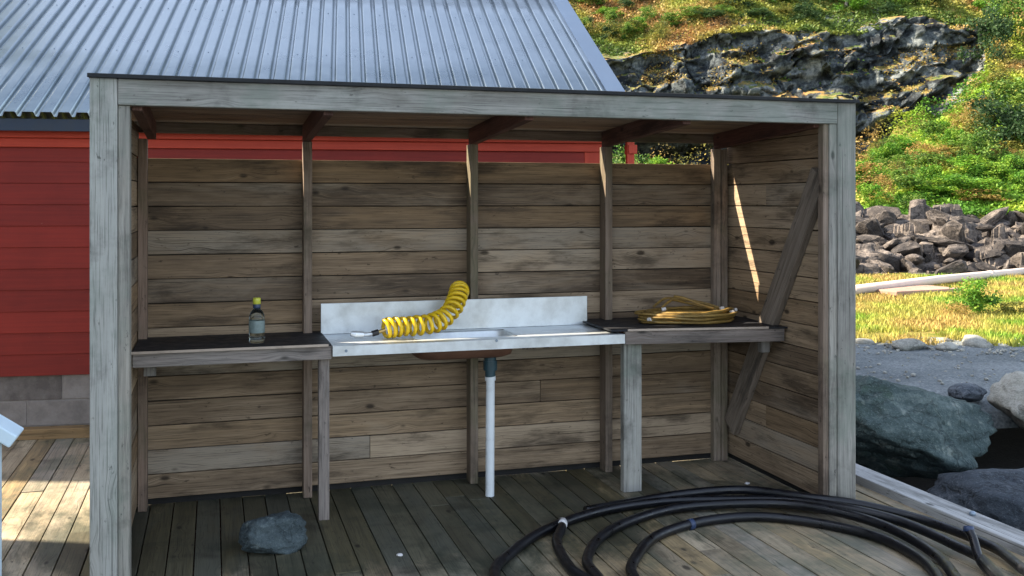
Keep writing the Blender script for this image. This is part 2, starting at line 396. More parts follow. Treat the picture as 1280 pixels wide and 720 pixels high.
# walls of horizontal boards
def board_wall(name, P0, axis, length, z0, z1, nrm, joints=(), mat='wall_wood'):
    m = MB(); z = z0; ax = Vector(axis); nv = Vector(nrm); pitch = .1365; i = 0
    while z < z1-.02:
        zt = min(z+pitch, z1); cuts = sorted([0, length] + [j for j in ((joints[i % len(joints)],) if joints else ()) if j])
        for a, b in zip(cuts, cuts[1:]):
            off = random.uniform(-.002, .002); tl = random.uniform(-.0015, .0015)
            c0 = Vector(P0) + ax*(a+.0015) + Vector((0,0,(z+zt)/2+tl)) + nv*off
            c1 = Vector(P0) + ax*(b-.0015) + Vector((0,0,(z+zt)/2-tl)) + nv*off
            m.bar(c0, c1, (0,0,1), zt-z-.005, .021)
        z = zt; i += 1
    return part(name, m, mat, bevel=.0025)
bw = board_wall('back_wall', (.03, 1.2325, 0), (1,0,0), 3.82, .04, 1.952, (0,-1,0), (0, 1.38, 0, 2.45, 0, 0, 1.62, 1.01, 0, 2.0, 0, 1.02, 0))
MB().box(.03, 3.85, 1.249, 1.256, .002, 1.935).build('light_stop_sheet', M['dark_gap'], bw)  # dark sheet added behind the boards so no light leaks through
rw = board_wall('side_wall', (3.792, .112, 0), (0,1,0), 1.105, .04, 2.125, (-1,0,0), (0, 0, .62, 0, 0))
MB().box(3.807, 3.814, .112, 1.24, .002, 2.10).build('light_stop_sheet', M['dark_gap'], rw)
lw = board_wall('side_wall', (.108, .112, 0), (0,1,0), 1.105, .04, 2.125, (1,0,0))
MB().box(.086, .093, .112, 1.24, .002, 2.10).build('light_stop_sheet', M['dark_gap'], lw)

for x0, x1 in ((.121, .168), (1.014, 1.062), (2.002, 2.05), (2.877, 2.925), (3.655, 3.752)):
    top = zr(1.17) - .109
    if x1-x0 > .06:
        part('wall_post', MB().box(x0+.008, x0+.058, 1.172, 1.2195, .001, top), 'stud_wood'); part('wall_post', MB().box(x0+.061, x1+.008, 1.165, 1.2195, .001, top-.001), 'stud_wood')
    else: part('wall_post', MB().box(x0, x1, 1.122, 1.2195, .001, top), 'stud_wood')
part('brace', MB().bar((3.757, .115, 1.86), (3.757, 1.11, .235), (0,1,1), .145, .044), 'brace_wood')
# counters
cl = part('counter', MB().box(.128, 1.118, .64, .688, .868, .94), 'rail_wood')
MB().box(.125, 1.116, .628, 1.2, .9405, .949).build('counter_top', M['rubber_top'], cl, .002)
MB().box(.122, 1.10, .6225, .6278, .9385, .9515).build('edge_strip', M['edge_strip'], cl, .001)
MB().box(1.056, 1.112, .6885, .745, .001, .92).build('leg', M['rail_wood'], cl, .003)
m = MB(); m.box(.172, .232, .78, .84, .80, .938); m.build('bracket', M['rail_wood'], cl, .003)
cr = part('counter', MB().bar((2.808, .662, .914), (3.765, .512, .914), (0,0,1), .076, .046), 'rail_wood')
m = MB(); lo = [(2.72,.648,.9525),(3.778,.483,.9525),(3.778,1.2,.9525),(2.72,1.2,.9525)]; hi = [(x,y,.962) for x,y,_ in lo]
m.quad(hi); m.quad(lo[::-1])
for k in range(4): m.quad([lo[k], lo[(k+1)%4], hi[(k+1)%4], hi[k]])
m.build('counter_top', M['rubber_top'], cr, .002)
MB().bar((2.815,.629,.960),(3.66,.498,.960),(0,0,1),.013,.005).build('edge_strip', M['edge_strip'], cr, .001)
MB().box(2.815, 2.93, .6885, .74, .001, .92).build('leg', M['grey_wood'], cr, .004)
MB().box(3.66, 3.715, .575, .625, .80, .952).build('bracket', M['rail_wood'], cr, .003)
MB().box(2.93, 3.65, 1.124, 1.15, .87, .95).build('batten', M['rafter_wood'], cr, .003)

# ------------------------------------------------------------------ sink
sk = thing('sink', (1.122, .62, .885), 'stainless steel sink bench with tall splashback between the two black counters', 'sink')
SX, SD = 1.672, .498
m = MB()
bx0, bx1, by0, by1 = .47, 1.06, .12, .42      # bowl opening
def q(a,b,c,d): m.quad([a,b,c,d])
z = .0535
ys = (0, by0, by1, SD); xs = (0, bx0, bx1, SX)
for i in range(3):
    for j in range(3):
        if i == 1 and j == 1: continue
        q((xs[i],ys[j],z),(xs[i+1],ys[j],z),(xs[i+1],ys[j+1],z),(xs[i],ys[j+1],z))
m.quad([(0,0,z),(0,0,0),(SX,0,0),(SX,0,z)][::1]); m.quad([(0,0,0),(0,.02,0),(SX,.02,0),(SX,0,0)])
m.quad([(0,0,z),(0,SD,z),(0,SD,z-.02),(0,0,0)]); m.quad([(SX,0,0),(SX,SD,z-.02),(SX,SD,z),(SX,0,z)])
m.build('sink_top', M['stainless'], sk)
m = MB(); i0 = 0
rings = []
def ring(ins, z, n=8, rr=.07):
    pts = []
    for cx_, cy_, a0 in ((bx1-ins-rr, by1-ins-rr, 0), (bx0+ins+rr, by1-ins-rr, 90), (bx0+ins+rr, by0+ins+rr, 180), (bx1-ins-rr, by0+ins+rr, 270)):
        for k in range(n+1):
            a = rad(a0+90*k/n); pts.append((cx_+rr*math.cos(a), cy_+rr*math.sin(a), z))
    return pts
for ins, zz in ((-.004, .0535), (.0, .045), (.012, -.03), (.02, -.055), (.05, -.07), (.1, -.074)): rings.append(ring(ins, zz))
for R in rings: m.v.extend(R)
N = len(rings[0])
for i in range(len(rings)-1):
    for k in range(N): m.face((i*N+k, i*N+(k+1)%N, (i+1)*N+(k+1)%N, (i+1)*N+k), [(0,0)]*4, .5)
m.face(tuple((len(rings)-1)*N+k for k in range(N)), [(0,0)]*N, .5)
b = m.build('basin', M['stainless'], sk, smooth=True)
sol = b.modifiers.new('solid', 'SOLIDIFY'); sol.thickness = .003; sol.material_offset = 1; b.data.materials.append(M['dark_steel'])
m = MB(); m.box(-.012, SX-.045, SD-.010, SD-.002, .0545, .232); m.build('splashback', M['stainless'], sk, .002)
m = MB()
for xx in (.06, .81): m.lathe([(.006,0),(.006,.003),(.003,.004)], 8, (0,0,0)); 
dp = MB(); dp.tube([(.93,.24,-.075),(.93,.24,-.10)], .034, 20); dp.tube([(.93,.24,-.10),(.93,.24,-.155)], .040, 20); dp.tube([(.93,.24,-.155),(.93,.24,-.195)], .030, 20)
dp.build('drain_trap', M['teal_fit'], sk, smooth=False)
dp = MB(); dp.tube([(.93,.24,-.19),(.932,.242,-.215)], .031, 20); dp.tube([(.932,.242,-.21),(.928,.24,-.884)], .0255, 20)
dp.build('drain_pipe', M['white_pvc'], sk)
for a in ((.07,.027),(.9,.048)):
    MB().tube([(a[0],.0,a[1]),(a[0],-.004,a[1])], .008, 10).build('screw', M['flashing'], sk)

# ------------------------------------------------------------------ bottle
bt = thing('bottle', (.74, .80, .9492), 'clear plastic bottle with yellow cap standing on the left black counter', 'bottle')
MB().lathe([(.034,0),(.040,.006),(.0405,.03),(.038,.035),(.0405,.04),(.041,.12),(.040,.145),(.034,.163),(.022,.178),(.0165,.186),(.0165,.2)], 24).build('bottle_body', M['clear'], bt, smooth=True)
MB().lathe([(.0415,.055),(.0418,.057),(.0418,.118),(.0415,.12)], 24).build('bottle_label', M['label'], bt, smooth=True)
MB().lathe([(.0195,.186),(.0205,.19),(.0205,.205),(.0195,.207)], 20).build('neck_ring', M['navy_ring'], bt, smooth=True)
MB().lathe([(.019,.207),(.0205,.209),(.0205,.236),(.018,.241),(.01,.2415)], 20).build('cap', M['yellow_cap'], bt, smooth=True)

# ------------------------------------------------------------------ yellow spiral hose
sh = thing('spiral_hose', (1.60, .86, .94), 'bright yellow coiled air hose lying in the sink and rearing up its splashback', 'hose')
axis = smoothpath([(-.17,-.04,.054),(-.10,-.03,.062),(0,-.02,.064),(.10,0,.070),(.18,.03,.094),(.245,.07,.145),(.283,.11,.205),(.300,.135,.240),(.310,.17,.228)], 40)
turns = 18; n = len(axis); P = []
for i in range(turns*22):
    fr = i/(turns*22-1); j = min(n-2, int(fr*(n-1))); tt = fr*(n-1)-j
    c = axis[j].lerp(axis[j+1], tt); tg = (axis[min(j+3,n-1)]-axis[max(j-3,0)]).normalized()
    nx = tg.cross(Vector((0,1,0))).normalized(); ny = tg.cross(nx)
    lean = .35*math.sin(i*.013) 
    tw = 2*math.pi*i/22; R = .049 + .006*noise.noise(Vector((i*.02,0,0)))
    P.append(c + nx*(R*math.cos(tw)) + ny*(R*math.sin(tw)) + tg*(.010*math.sin(tw+lean)+.020*noise.noise(Vector((i*.014,3,0)))))
P = [p if p.z > .0125 else Vector((p.x, p.y, .0125)) for p in P]
MB().tube(P, .0112, 8).build('coil', M['yellow_hose'], sh, smooth=True)
m = MB(); m.tube([(-.205,-.045,.04),(-.24,-.05,.032)], .0165, 12); m.build('grip', M['black_plastic'], sh)
MB().tube([(-.165,-.045,.05),(-.205,-.045,.04)], .0105, 10).build('ferrule', M['brass'], sh)
m = MB(); m.tube([(-.24,-.05,.032),(-.275,-.055,.03),(-.29,-.056,.031)], [.010,.013,.009], 12)
MB().tube([(-.29,-.056,.031),(-.335,-.06,.034),(-.36,-.06,.04)], [.017,.02,.012], 12).build('nozzle_tip', M['stainless'], sh)
m.build('nozzle', M['stainless'], sh)

# ------------------------------------------------------------------ ochre cable heap
cb = thing('cable_coil', (3.33, .90, .9625), 'tangled ochre cable coil heaped on the right black counter', 'cable')
rnd = random.Random(11); pts = []
for i in range(20*24):
    a = 2*math.pi*i/24; lp = i//24
    rx = .315 - .014*(lp % 7) + .06*noise.noise(Vector((lp*1.7, math.cos(a)*.8, math.sin(a)*.8)))
    ry = .185 - .010*(lp % 7) + .05*noise.noise(Vector((lp*2.1+9, math.cos(a)*.8, math.sin(a)*.8)))
    z = .008 + .0030*lp + .022*abs(noise.noise(Vector((a*.6, lp*.9, 5))))
    pts.append((rx*math.cos(a)+.02*math.sin(lp*2.3), ry*math.sin(a)+.015*math.cos(lp*1.9), z))
MB().tube(smoothpath(pts, 2), .0075, 7).build('cable', M['cable'], cb, smooth=True)
for arc in ([(-.2,-.05,.09),(-.1,.02,.13),(.0,.08,.115),(.12,.06,.085),(.22,.0,.06)], [(-.05,.08,.15),(.0,.03,.14),(.08,-.02,.105),(.14,-.08,.085)], [(-.29,-.09,.03),(-.16,-.15,.05),(.0,-.17,.06),(.16,-.15,.075),(.27,-.06,.08)], [(-.18,.1,.085),(-.08,.14,.13),(.05,.13,.12),(.2,.1,.09),(.3,.02,.05)]):
    MB().tube(smoothpath(arc, 8), .008, 7).build('loose_loop', M['cable'], cb, smooth=True)
for a, b in (((-.20,-.06,.085),(-.175,-.065,.09)), ((.20,-.05,.08),(.225,-.055,.08)), ((.245,-.10,.06),(.268,-.10,.06)), ((.285,-.08,.07),(.30,-.08,.072)), ((-.30,-.08,.03),(-.29,-.1,.035))):
    MB().tube([a, b], .011, 10).build('connector', M['white_tape'], cb)

# ------------------------------------------------------------------ black hose on the deck

HP = [(2.255,.19,.030),(2.215,.10,.028),(2.134,-.068,.026),(2.087,-.337,.026),(2.098,-.535,.026),(2.25,-1.05,.026),(2.75,-1.55,.026),(3.25,-1.5,.026),
 (3.623,-.966,.026),(3.712,-.639,.026),(3.669,-.371,.026),(3.453,-.094,.026),(3.24,.02,.026),(2.944,.012,.026),(2.641,-.124,.026),(2.434,-.354,.026),(2.317,-.581,.026),
 (2.32,-1.0,.03),(2.7,-1.65,.05),(3.3,-1.6,.05),(3.688,-.985,.04),(3.80,-.669,.04),(3.79,-.351,.05),(3.651,-.09,.06),(3.445,.12,.05),(3.01,.245,.034),(2.684,.166,.028),(2.401,-.026,.028),(2.213,-.288,.028),(2.15,-.53,.04),
 (2.15,-1.1,.06),(2.55,-1.75,.08),(3.4,-1.72,.08),(3.88,-1.0,.05),(3.935,-.716,.05),(3.90,-.382,.06),(3.74,-.15,.075),(3.551,.105,.06),(3.264,.305,.032),(2.928,.386,.028),(2.522,.329,.028),(2.15,.126,.03),(1.884,-.133,.027),(1.721,-.401,.026),
 (1.72,-.9,.026),(2.1,-1.7,.03),(2.9,-2.1,.03),(3.7,-1.75,.05),(4.05,-.978,.04),(4.115,-.712,.04),(4.06,-.36,.045),(3.847,-.115,.075),(3.64,.04,.085),(3.403,.325,.07),(3.098,.435,.045),(2.739,.415,.03),(2.45,.36,.028)]
bh = thing('black_hose', (0,0,0), 'thick black plastic hose lying in large loops on the deck', 'hose')
MB().tube(smoothpath(HP, 10), .0255, 12).build('hose', M['black_hose'], bh, smooth=True)
MB().tube([(2.262,.205,.030),(2.236,.147,.029)], .0275, 12).build('tape_band', M['white_tape'], bh, smooth=True)
c1 = Vector((3.10,.09,.046)); 
MB().tube([(2.88,-.01,.0262),(2.905,-.003,.0262)], .0285, 12).build('coupling', M['navy_ring'], bh, smooth=True)
he = thing('hose_end', (3.93,-.80,.04), 'short black hose end sticking up from the loops at the deck edge', 'hose')
MB().tube(smoothpath([(.03,.02,.10),(.02,-.02,.075),(-.03,-.13,.0),(-.08,-.3,-.012)], 6), .021, 12).build('hose', M['black_hose'], he, smooth=True)
MB().tube([(.034,.024,.115),(.028,.015,.092)], .025, 12).build('collar', M['navy_ring'], he, smooth=True)

# ------------------------------------------------------------------ rocks
def rock_mesh(name, size, seed, sub=4, cuts=9, rough=.10, mat='boulder', smooth=True):
    bm = bmesh.new(); bmesh.ops.create_icosphere(bm, subdivisions=sub, radius=1)
    rnd = random.Random(seed); planes = []
    for _ in range(cuts):
        d = Vector((rnd.gauss(0,1), rnd.gauss(0,1), rnd.gauss(0,1))).normalized(); planes.append((d, rnd.uniform(.58,.86)))
    off = Vector((seed*3.1, seed*1.7, 0))
    for v in bm.verts:
        p = v.co.copy()
        for d, k in planes:
            e = p.dot(d)
            if e > k: p -= d*(e-k)*.93
        n1 = fbm(p*1.9+off, 5, .55); ck = 1-abs(noise.noise(p*2.6+off*1.3+Vector((n1,n1,0))*.6))
        p *= 1 + rough*n1 + rough*.4*fbm(p*7+off, 3) - rough*.9*max(0, ck-.86)/.14*.5
        v.co = Vector((p.x*size[0]/1.6, p.y*size[1]/1.6, p.z*size[2]/1.6))
    me = bpy.data.meshes.new(name); bm.to_mesh(me); bm.free()
    if smooth: me.polygons.foreach_set('use_smooth', [True]*len(me.polygons))
    me.materials.append(M[mat]); return me
def rock(name, loc, size, seed, mat, label, rz=0, tilt=0, **k):
    o = bpy.data.objects.new(name, rock_mesh(name, size, seed, mat=mat, **k)); COL.objects.link(o)
    o.location = loc; o.rotation_euler = (tilt, tilt*.6, rz)
    grp = None
    return tag(o, label, 'rock')
rock('stone', (.80,.33,.07), (.265,.24,.175), 3, 'small_stone', 'blue grey stone lying on the dark deck floor under the left counter', .3, sub=5)
rock('boulder', site(3.02,7.95,-.08), (1.42,1.0,.68), 14, 'boulder', 'big green grey boulder with a pale top edge beside the right shed post', rad(-14), .0, sub=5, cuts=12)
rock('boulder', site(3.95,6.95,-.46), (1.55,1.0,.66), 22, 'slate', 'dark blue grey boulder lying low against the timber kerb', rad(-25), .05, sub=5, cuts=10)
rock('boulder', site(4.62,8.35,-.03), (.95,.8,.66), 31, 'pale_rock', 'pale cream boulder at the right picture edge above the dark hollow', .4, 0, sub=5, cuts=10)
rock('boulder', site(4.05,8.8,.0), (.28,.26,.15), 37, 'slate', 'small grey rock wedged between the green boulder and the pale boulder', .9)
rock('boulder', site(3.72,8.55,-.10), (.34,.26,.2), 41, 'boulder', 'smallest flat pale rock beside the green boulder on the road edge', .2)
rock('boulder', site(2.15,7.6,-.5), (1.0,.8,.6), 43, 'slate', 'dark rock hidden low behind the right shed wall', .2)
rock('boulder', site(4.6,7.55,-.62), (1.0,.7,.5), 47, 'slate', 'black shaded rock deep in the hollow under the pale boulder', .8)
for i, (L, Z, sz, lb) in enumerate(((4.62,11.55,.42,'flat pale stone edging the grass, largest of the row by the road'), (5.05,11.5,.3,'small pale stone second along the grass edge by the road'), (5.5,11.75,.5,'long pale stone at the right end of the grass edge'), (4.2,11.9,.26,'little pale stone at the left end of the grass edge'), (5.25,12.0,.22,'tiny pale stone set back in the yellow grass edge'))):
    rock('edge_stone', site(L,Z,.02), (sz,sz*.7,sz*.34), 50+i, 'pale_rock', lb, i*.7, sub=3)

# ------------------------------------------------------------------ litter on the deck
for i, (x, y, sz, lb) in enumerate(((1.376,.047,.03,'white scrap on the dark deck near the left counter leg'), (3.60,.64,.032,'pale scrap on the deck floor below the right shed wall'), (3.70,.42,.024,'tiny pale crumb at the foot of the right shed wall'))):
    bm = bmesh.new(); bmesh.ops.create_icosphere(bm, subdivisions=2, radius=1)
    for v in bm.verts:
        d = 1+.35*fbm(v.co*1.5+Vector((i*4,0,0)),3); v.co = Vector((v.co.x*sz*.55*d, v.co.y*sz*.5*d, v.co.z*sz*.22*d))
    me = bpy.data.meshes.new('scrap'); bm.to_mesh(me); bm.free(); me.materials.append(M['white_tape'])
    o = bpy.data.objects.new('scrap', me); COL.objects.link(o); o.location = (x, y, sz*.2); tag(o, lb, 'litter')

# ------------------------------------------------------------------ white handrail at the left edge
hr = thing('handrail', (-.19,-1.0,0), 'pale blue white handrail on a post at the left picture edge', 'handrail')
MB().bar((.0,0,.001),(.0,0,.93),(1,0,0),.042,.09).build('post', M['white_paint'], hr, .004)
MB().bar((-1.7,.0,.001),(-1.7,.0,2.05),(1,0,0),.042,.09).build('post', M['white_paint'], hr, .004)
MB().bar((.075,0,.908),(-1.75,0,2.21),(0,1,0),.13,.045).build('rail', M['white_paint'], hr, .005)

# ------------------------------------------------------------------ red boathouse behind
bn = thing('boathouse', BARN_O, 'red boarded boathouse with a corrugated metal roof behind the shed', 'building', BARN_A)
BL, BD = 7.4, 6.0; EZ = 2.335; PITCH = math.atan(.553); OV = .2
m = MB(); z = .45; 
while z < 2.15:
    zt = min(z+.155, 2.16); m.bar((-BL, -.012+.004, (z+zt)/2), (-.1, -.012+.004, (z+zt)/2), (0,0.06,1), zt-z+.012, .02); z = zt
w_ = m.build('wall', M['red'], bn, .002)
m = MB(); m.box(-BL, 0, .004, .05, .45, 2.2); m.build('backing', M['red'], w_)
m = MB(); z = .45      # gable and rear walls
RZ = EZ + (BD/2+OV)*.553
while z < RZ-.2:
    zt = z+.155; inset = max(0, (z-2.2)/.553)
    if inset < BD/2-.05: m.bar((.012, inset+.0, (z+zt)/2), (.012, BD-inset, (z+zt)/2), (.06,0,1), .165, .02)
    z = zt
m.build('gable_wall', M['red'], bn, .002)
m = MB(); m.quad([(-.003,0,.45),(-.003,BD,.45),(-.003,BD,2.2),(-.003,BD/2,RZ-.15),(-.003,0,2.2)][:5]) if False else None
m = MB(); m.box(-BL, 0, BD-.05, BD, .45, 2.2); m.box(-BL-.03, -BL, 0, BD, .45, 2.2)
m.build('rear_wall', M['red'], bn)
m = MB(); m.box(-.10, .03, -.024, .002, .45, 2.10); m.box(.024, .045, -.02, .1, .45, 2.16); m.build('corner_board', M['red_trim'], bn, .002)
# two stepped boards under the eave
m = MB(); m.box(-BL, .05, -.045, -.02, 2.10, 2.165); m.box(-BL, .05, -.085, -.046, 2.166, 2.235); m.build('eave_board', M['red_trim'], bn, .003)
m = MB(); m.bar((.275, -.10, 2.12), (.275, .02, 2.12), (0,0,1), .07, .07); m.bar((.262, -.06, .45), (.262, -.06, 2.26), (1,0,0), .06, .05); m.build('gable_bracket', M['red_trim'], bn, .003)
# concrete block foundation
m = MB(); z = .0; r_ = 0
for zt in (.075, .262, .449):
    x = -BL - (.24 if r_ % 2 else 0)
    while x < 0:
        x2 = min(x+.485, .02); m.box(max(x,-BL)+.004, x2-.004, .0+random.uniform(-.002,.002), .2, z+.004, zt-.004); x = x+.485
    z = zt; r_ += 1
f_ = m.build('foundation', M['block'], bn, .004)
m = MB(); m.box(-BL, 0, .006, .19, 0, .448); m.box(-.19, -.006, .19, BD, -.7, .448); m.box(-BL, 0, BD-.2, BD, -.7, .448); m.build('mortar', M['block'], f_)
m = MB()
for a, b in ((-BL, -5.1), (-5.09, -2.2), (-2.19, .0)): m.box(a, b, -.11, -.004, .0015, .075)
m.build('base_timber', M['base_timber'], bn, .004)
# corrugated roof (two slopes), wave across, straight down the slope
def sst(x, a, b):
    q = max(0, min(1, (x-a)/(b-a))); return q*q*(3-2*q)
def corr(x0, x1, sgn, name):
    m = MB(); pw = .12; n = int((x1-x0)/pw*20)
    prof = []
    for i in range(n+1):
        x = x0+(x1-x0)*i/n; ph = ((x-x1)/pw) % 1.0
        # broad crowns, tighter valleys
        e_ = abs(ph-.5)*2; hgt = .036*sst(e_, .16, .40)
        prof.append((x, hgt))
    L = (BD/2+OV+.05)/math.cos(PITCH)
    for r in range(4):
        s_ = L*r/3
        for x, hgt in prof:
            y = -OV-.04 + s_*math.cos(PITCH) - hgt*math.sin(PITCH); zz = EZ-.03 + s_*math.sin(PITCH) + hgt*math.cos(PITCH)
            if sgn < 0: y = BD - y
            m.v.append((x, y, zz))
    k = len(prof)
    for r in range(3):
        for i in range(n):
            q = (r*k+i, r*k+i+1, (r+1)*k+i+1, (r+1)*k+i)
            m.face(q if sgn > 0 else q[::-1], [(0,0)]*4, .5)
    o = m.build(name, M['steel_roof'], bn, smooth=True)
    so = o.modifiers.new('solid', 'SOLIDIFY'); so.thickness = .0015
    return o
ro = corr(-BL-.2, .155, 1, 'roof'); corr(-BL-.2, .155, -1, 'roof')
sc = MB().lathe([(.0055,0),(.0055,.004),(.003,.006)], 6).build('screw', M['flashing'], ro); rr = random.Random(4); first = True
for s_ in (.15, 1.25, 2.35):
    for i in range(1, 50, 2):
        x = .155-.12*i; hgt = .035
        y = -OV-.04 + s_*math.cos(PITCH) - hgt*math.sin(PITCH); zz = EZ-.03 + s_*math.sin(PITCH) + hgt*math.cos(PITCH)
        o = sc if first else sc.copy()
        if not first: COL.objects.link(o)
        o.location = (x, y, zz); o.rotation_euler = (PITCH, 0, 0); first = False
def slope(x0, x1, y0, s0, s1, lift, w, t, mat, name):
    cy, sy = math.cos(PITCH), math.sin(PITCH); m = MB()
    a = Vector(((x0+x1)/2, -OV-.04+s0*cy-lift*sy, EZ-.03+s0*sy+lift*cy)); b = Vector(((x0+x1)/2, -OV-.04+s1*cy-lift*sy, EZ-.03+s1*sy+lift*cy))
    m.bar(a, b, (1,0,0), x1-x0, t); return m.build(name, M[mat], bn, .003)
Ls = (BD/2+OV+.04)/math.cos(PITCH)
slope(.13, .315, 0, 0, Ls, .033, 0, .006, 'flashing', 'verge_flashing')
slope(.282, .312, 0, .02, Ls, -.06, 0, .15, 'red_trim', 'barge_board')
m = MB(); m.box(-BL-.2, .31, BD/2-.14, BD/2+.14, RZ-.02, RZ+.005); m.build('ridge_cap', M['flashing'], bn, .01)
m = MB(); m.box(-BL-.15, .27, -OV-.005, -OV+.018, 2.205, 2.292); m.build('fascia', M['navy'], bn, .003)
m = MB(); m.box(-BL-.15, .27, -OV+.019, .0, 2.272, 2.288); m.box(-.0, .27, 0, .5, 2.293, 2.305); m.build('soffit', M['red'], bn, .002)

# ------------------------------------------------------------------ unseen blocks added to the left to throw the shade, built like warehouses
def shade_block(name, L0, L1, Z0, Z1, h, label):
    c = site((L0+L1)/2, (Z0+Z1)/2, -.7); b = thing(name, c, label, 'building', -YAW)
    hx, hy = (L1-L0)/2, (Z1-Z0)/2; m = MB(); z = 0
    while z < h:
        for (x0,x1,y0,y1) in ((hx,hx+.03,-hy,hy),(-hx-.03,-hx,-hy,hy),(-hx,hx,-hy-.03,-hy),(-hx,hx,hy,hy+.03)): m.box(x0,x1,y0,y1,z+.003,min(z+.2,h)-.003)
        z += .2
    m.build('wall', M['bounce_white'], b)
    MB().box(-hx+.002, hx-.002, -hy+.002, hy-.002, 0, h-.01).build('core', M['navy'], b)
    m = MB(); m.box(-hx-.05, hx+.05, -hy-.05, hy+.05, h, h+.18); m.build('roof', M['felt'], b)
    y = -hy+1.2
    while y < hy-1:
        for zz in (1.6, 4.6, 7.6):
            if zz+1.5 < h:
                wf = MB(); 
                for a in ((-.55,-.47,0,1.3),(.47,.55,0,1.3),(-.55,.55,-.08,0),(-.55,.55,1.3,1.38),(-.03,.03,0,1.3)): wf.box(hx+.031,hx+.06,y+a[0],y+a[1],zz+a[2],zz+a[3])
                w = wf.build('window', M['white_paint'], b)
                MB().box(hx+.031,hx+.04,y-.47,y+.47,zz,zz+1.3).build('pane', M['rubber_top'], w)
        y += 2.4
    return b
SHADE_BLOCKS = True
if SHADE_BLOCKS:
    shade_block('shade_block', -15, -7.0, -7.0, 5.60, 11.5, 'added tall shade caster with white boards beyond the left edge, nearer one')
    shade_block('shade_block', -9.3, -7.4, 8.05, 13.45, 13.5, 'added tall shade caster with white boards beyond the left edge, farther one')
    shade_block('low_shade_block', -11, -7.45, 7.15, 8.0, 7.6, 'added narrow white shade caster against the farther tall one')

# ------------------------------------------------------------------ terrain
def lerp(a, b, q): return a+(b-a)*q
def pw(x, T):
    if x <= T[0][0]: return T[0][1]
    for (a, u), (b, w) in zip(T, T[1:]):
        if x <= b: return lerp(u, w, (x-a)/(b-a))
    return T[-1][1]
def sst(x, a, b):
    q = max(0, min(1, (x-a)/(b-a))); return q*q*(3-2*q)
TOPL = [(-1.0,8.0),(.05,7.0),(.11,7.0),(.18,7.95),(.21,8.35),(.27,8.25),(.30,8.35),(.35,8.3),(.38,8.6),(.415,8.85),(.46,8.5),(.55,8.3)]   # cliff top height by bearing
BOTL = [(-1.0,2.6),(.30,2.7),(.35,3.15),(.40,3.95),(.45,5.1),(.475,5.9),(.55,6.4)]                                                       # cliff foot height by bearing
ZF, ZT = 36.0, 39.2
def terr(L, Z):
    r = L/Z
    zb = pw(r, BOTL); zt = pw(r, TOPL)
    sof = sst(r, .474, .515)                       # the cliff runs out to the right
    p = Vector((L*.35, Z*.35, 0))
    wob = fbm(p, 4)
    if Z < 27: z = pw(Z, [(8.2,-.8),(8.45,-.7),(8.72,-.08),(9.1,.0),(12,.02),(16,.0),(21.5,.12),(22.3,.16),(26.8,1.42),(27,1.45)])
    elif Z < ZF: z = lerp(1.45, zb, ((Z-27)/(ZF-27))**1.05)
    elif Z < ZT:
        q = (Z-ZF)/(ZT-ZF)
        st = q + .05*math.sin(q*9+wob*6)
        z = lerp(zb, zt, lerp(st, q, sof))
    else: z = zt + (Z-ZT)*.66
    amp = pw(Z, [(8,.015),(12,.03),(21,.06),(27,.13),(34,.2),(40,.25),(46,.7),(70,2)])
    z += amp*wob
    return z
def tmesh(name, mat, Ls, Zs, fn, kind='structure'):
    me = bpy.data.meshes.new(name); V = []; F = []
    for Z in Zs:
        for L in Ls: V.append(tuple(fn(L, Z)))
    n = len(Ls)
    for j in range(len(Zs)-1):
        for i in range(n-1): F.append((j*n+i, j*n+i+1, (j+1)*n+i+1, (j+1)*n+i))
    me.from_pydata(V, [], F); me.polygons.foreach_set('use_smooth', [True]*len(me.polygons)); me.materials.append(mat)
    o = bpy.data.objects.new(name, me); COL.objects.link(o); return tag(o, kind=kind)
def frange(a, b, n): return [a+(b-a)*i/(n-1) for i in range(n)]

t = NT('hillside_soil'); p = t.pos()
big = t.noise(p, .35, 5, .6, .5); fine = t.noise(p, 2.6, 6, .7); tiny = t.noise(p, 14, 4, .65)
f = t.math('ADD', t.math('MULTIPLY', big, .45), t.math('ADD', t.math('MULTIPLY', fine, .4), t.math('MULTIPLY', tiny, .2)))
veg = t.ramp(f, [(.38, (.035,.055,.012)), (.48, (.10,.13,.022)), (.56, (.20,.18,.04)), (.66, (.30,.19,.065))])
t.bump(t.math('ADD', fine, tiny), .8, .08)
M['soil'] = t.fin(veg, .95, 0, Specular_IOR_Level=.1)

t = NT('cliff_rock'); p = t.pos()
sp = t.n('ShaderNodeSeparateXYZ'); t.l(p, sp.inputs[0])
st = t.noise(t.vec(t.math('MULTIPLY', sp.outputs[0], .5), t.math('MULTIPLY', sp.outputs[1], .5), t.math('SUBTRACT', t.math('MULTIPLY', sp.outputs[2], 1.5), t.math('MULTIPLY', sp.outputs[0], .36))), 1, 7, .68, .5)
n2 = t.noise(p, 3.5, 7, .7); 
cr = t.voro(t.mix(.3, p, t.n('ShaderNodeTexNoise').outputs['Color']), .9, 'DISTANCE_TO_EDGE')
f = t.math('ADD', t.math('MULTIPLY', st, .6), t.math('MULTIPLY', n2, .45))
c = t.ramp(f, [(.41, (.004,.005,.007)), (.48, (.018,.023,.027)), (.55, (.075,.088,.092)), (.65, (.22,.24,.235))])
nrm = t.n('ShaderNodeNewGeometry').outputs['Normal']; s2 = t.n('ShaderNodeSeparateXYZ'); t.l(nrm, s2.inputs[0])
up = t.step(t.math('ADD', s2.outputs[2], t.math('MULTIPLY', t.math('SUBTRACT', n2, .5), .7)), .74, .9)
gr = t.ramp(t.noise(p, 1.1, 5, .65), [(.4, (.07,.10,.02)), (.52, (.22,.17,.05)), (.62, (.36,.20,.07))])
c = t.mix(up, c, gr)
t.bump(t.math('ADD', f, t.math('MULTIPLY', n2, .5)), .8, .14)
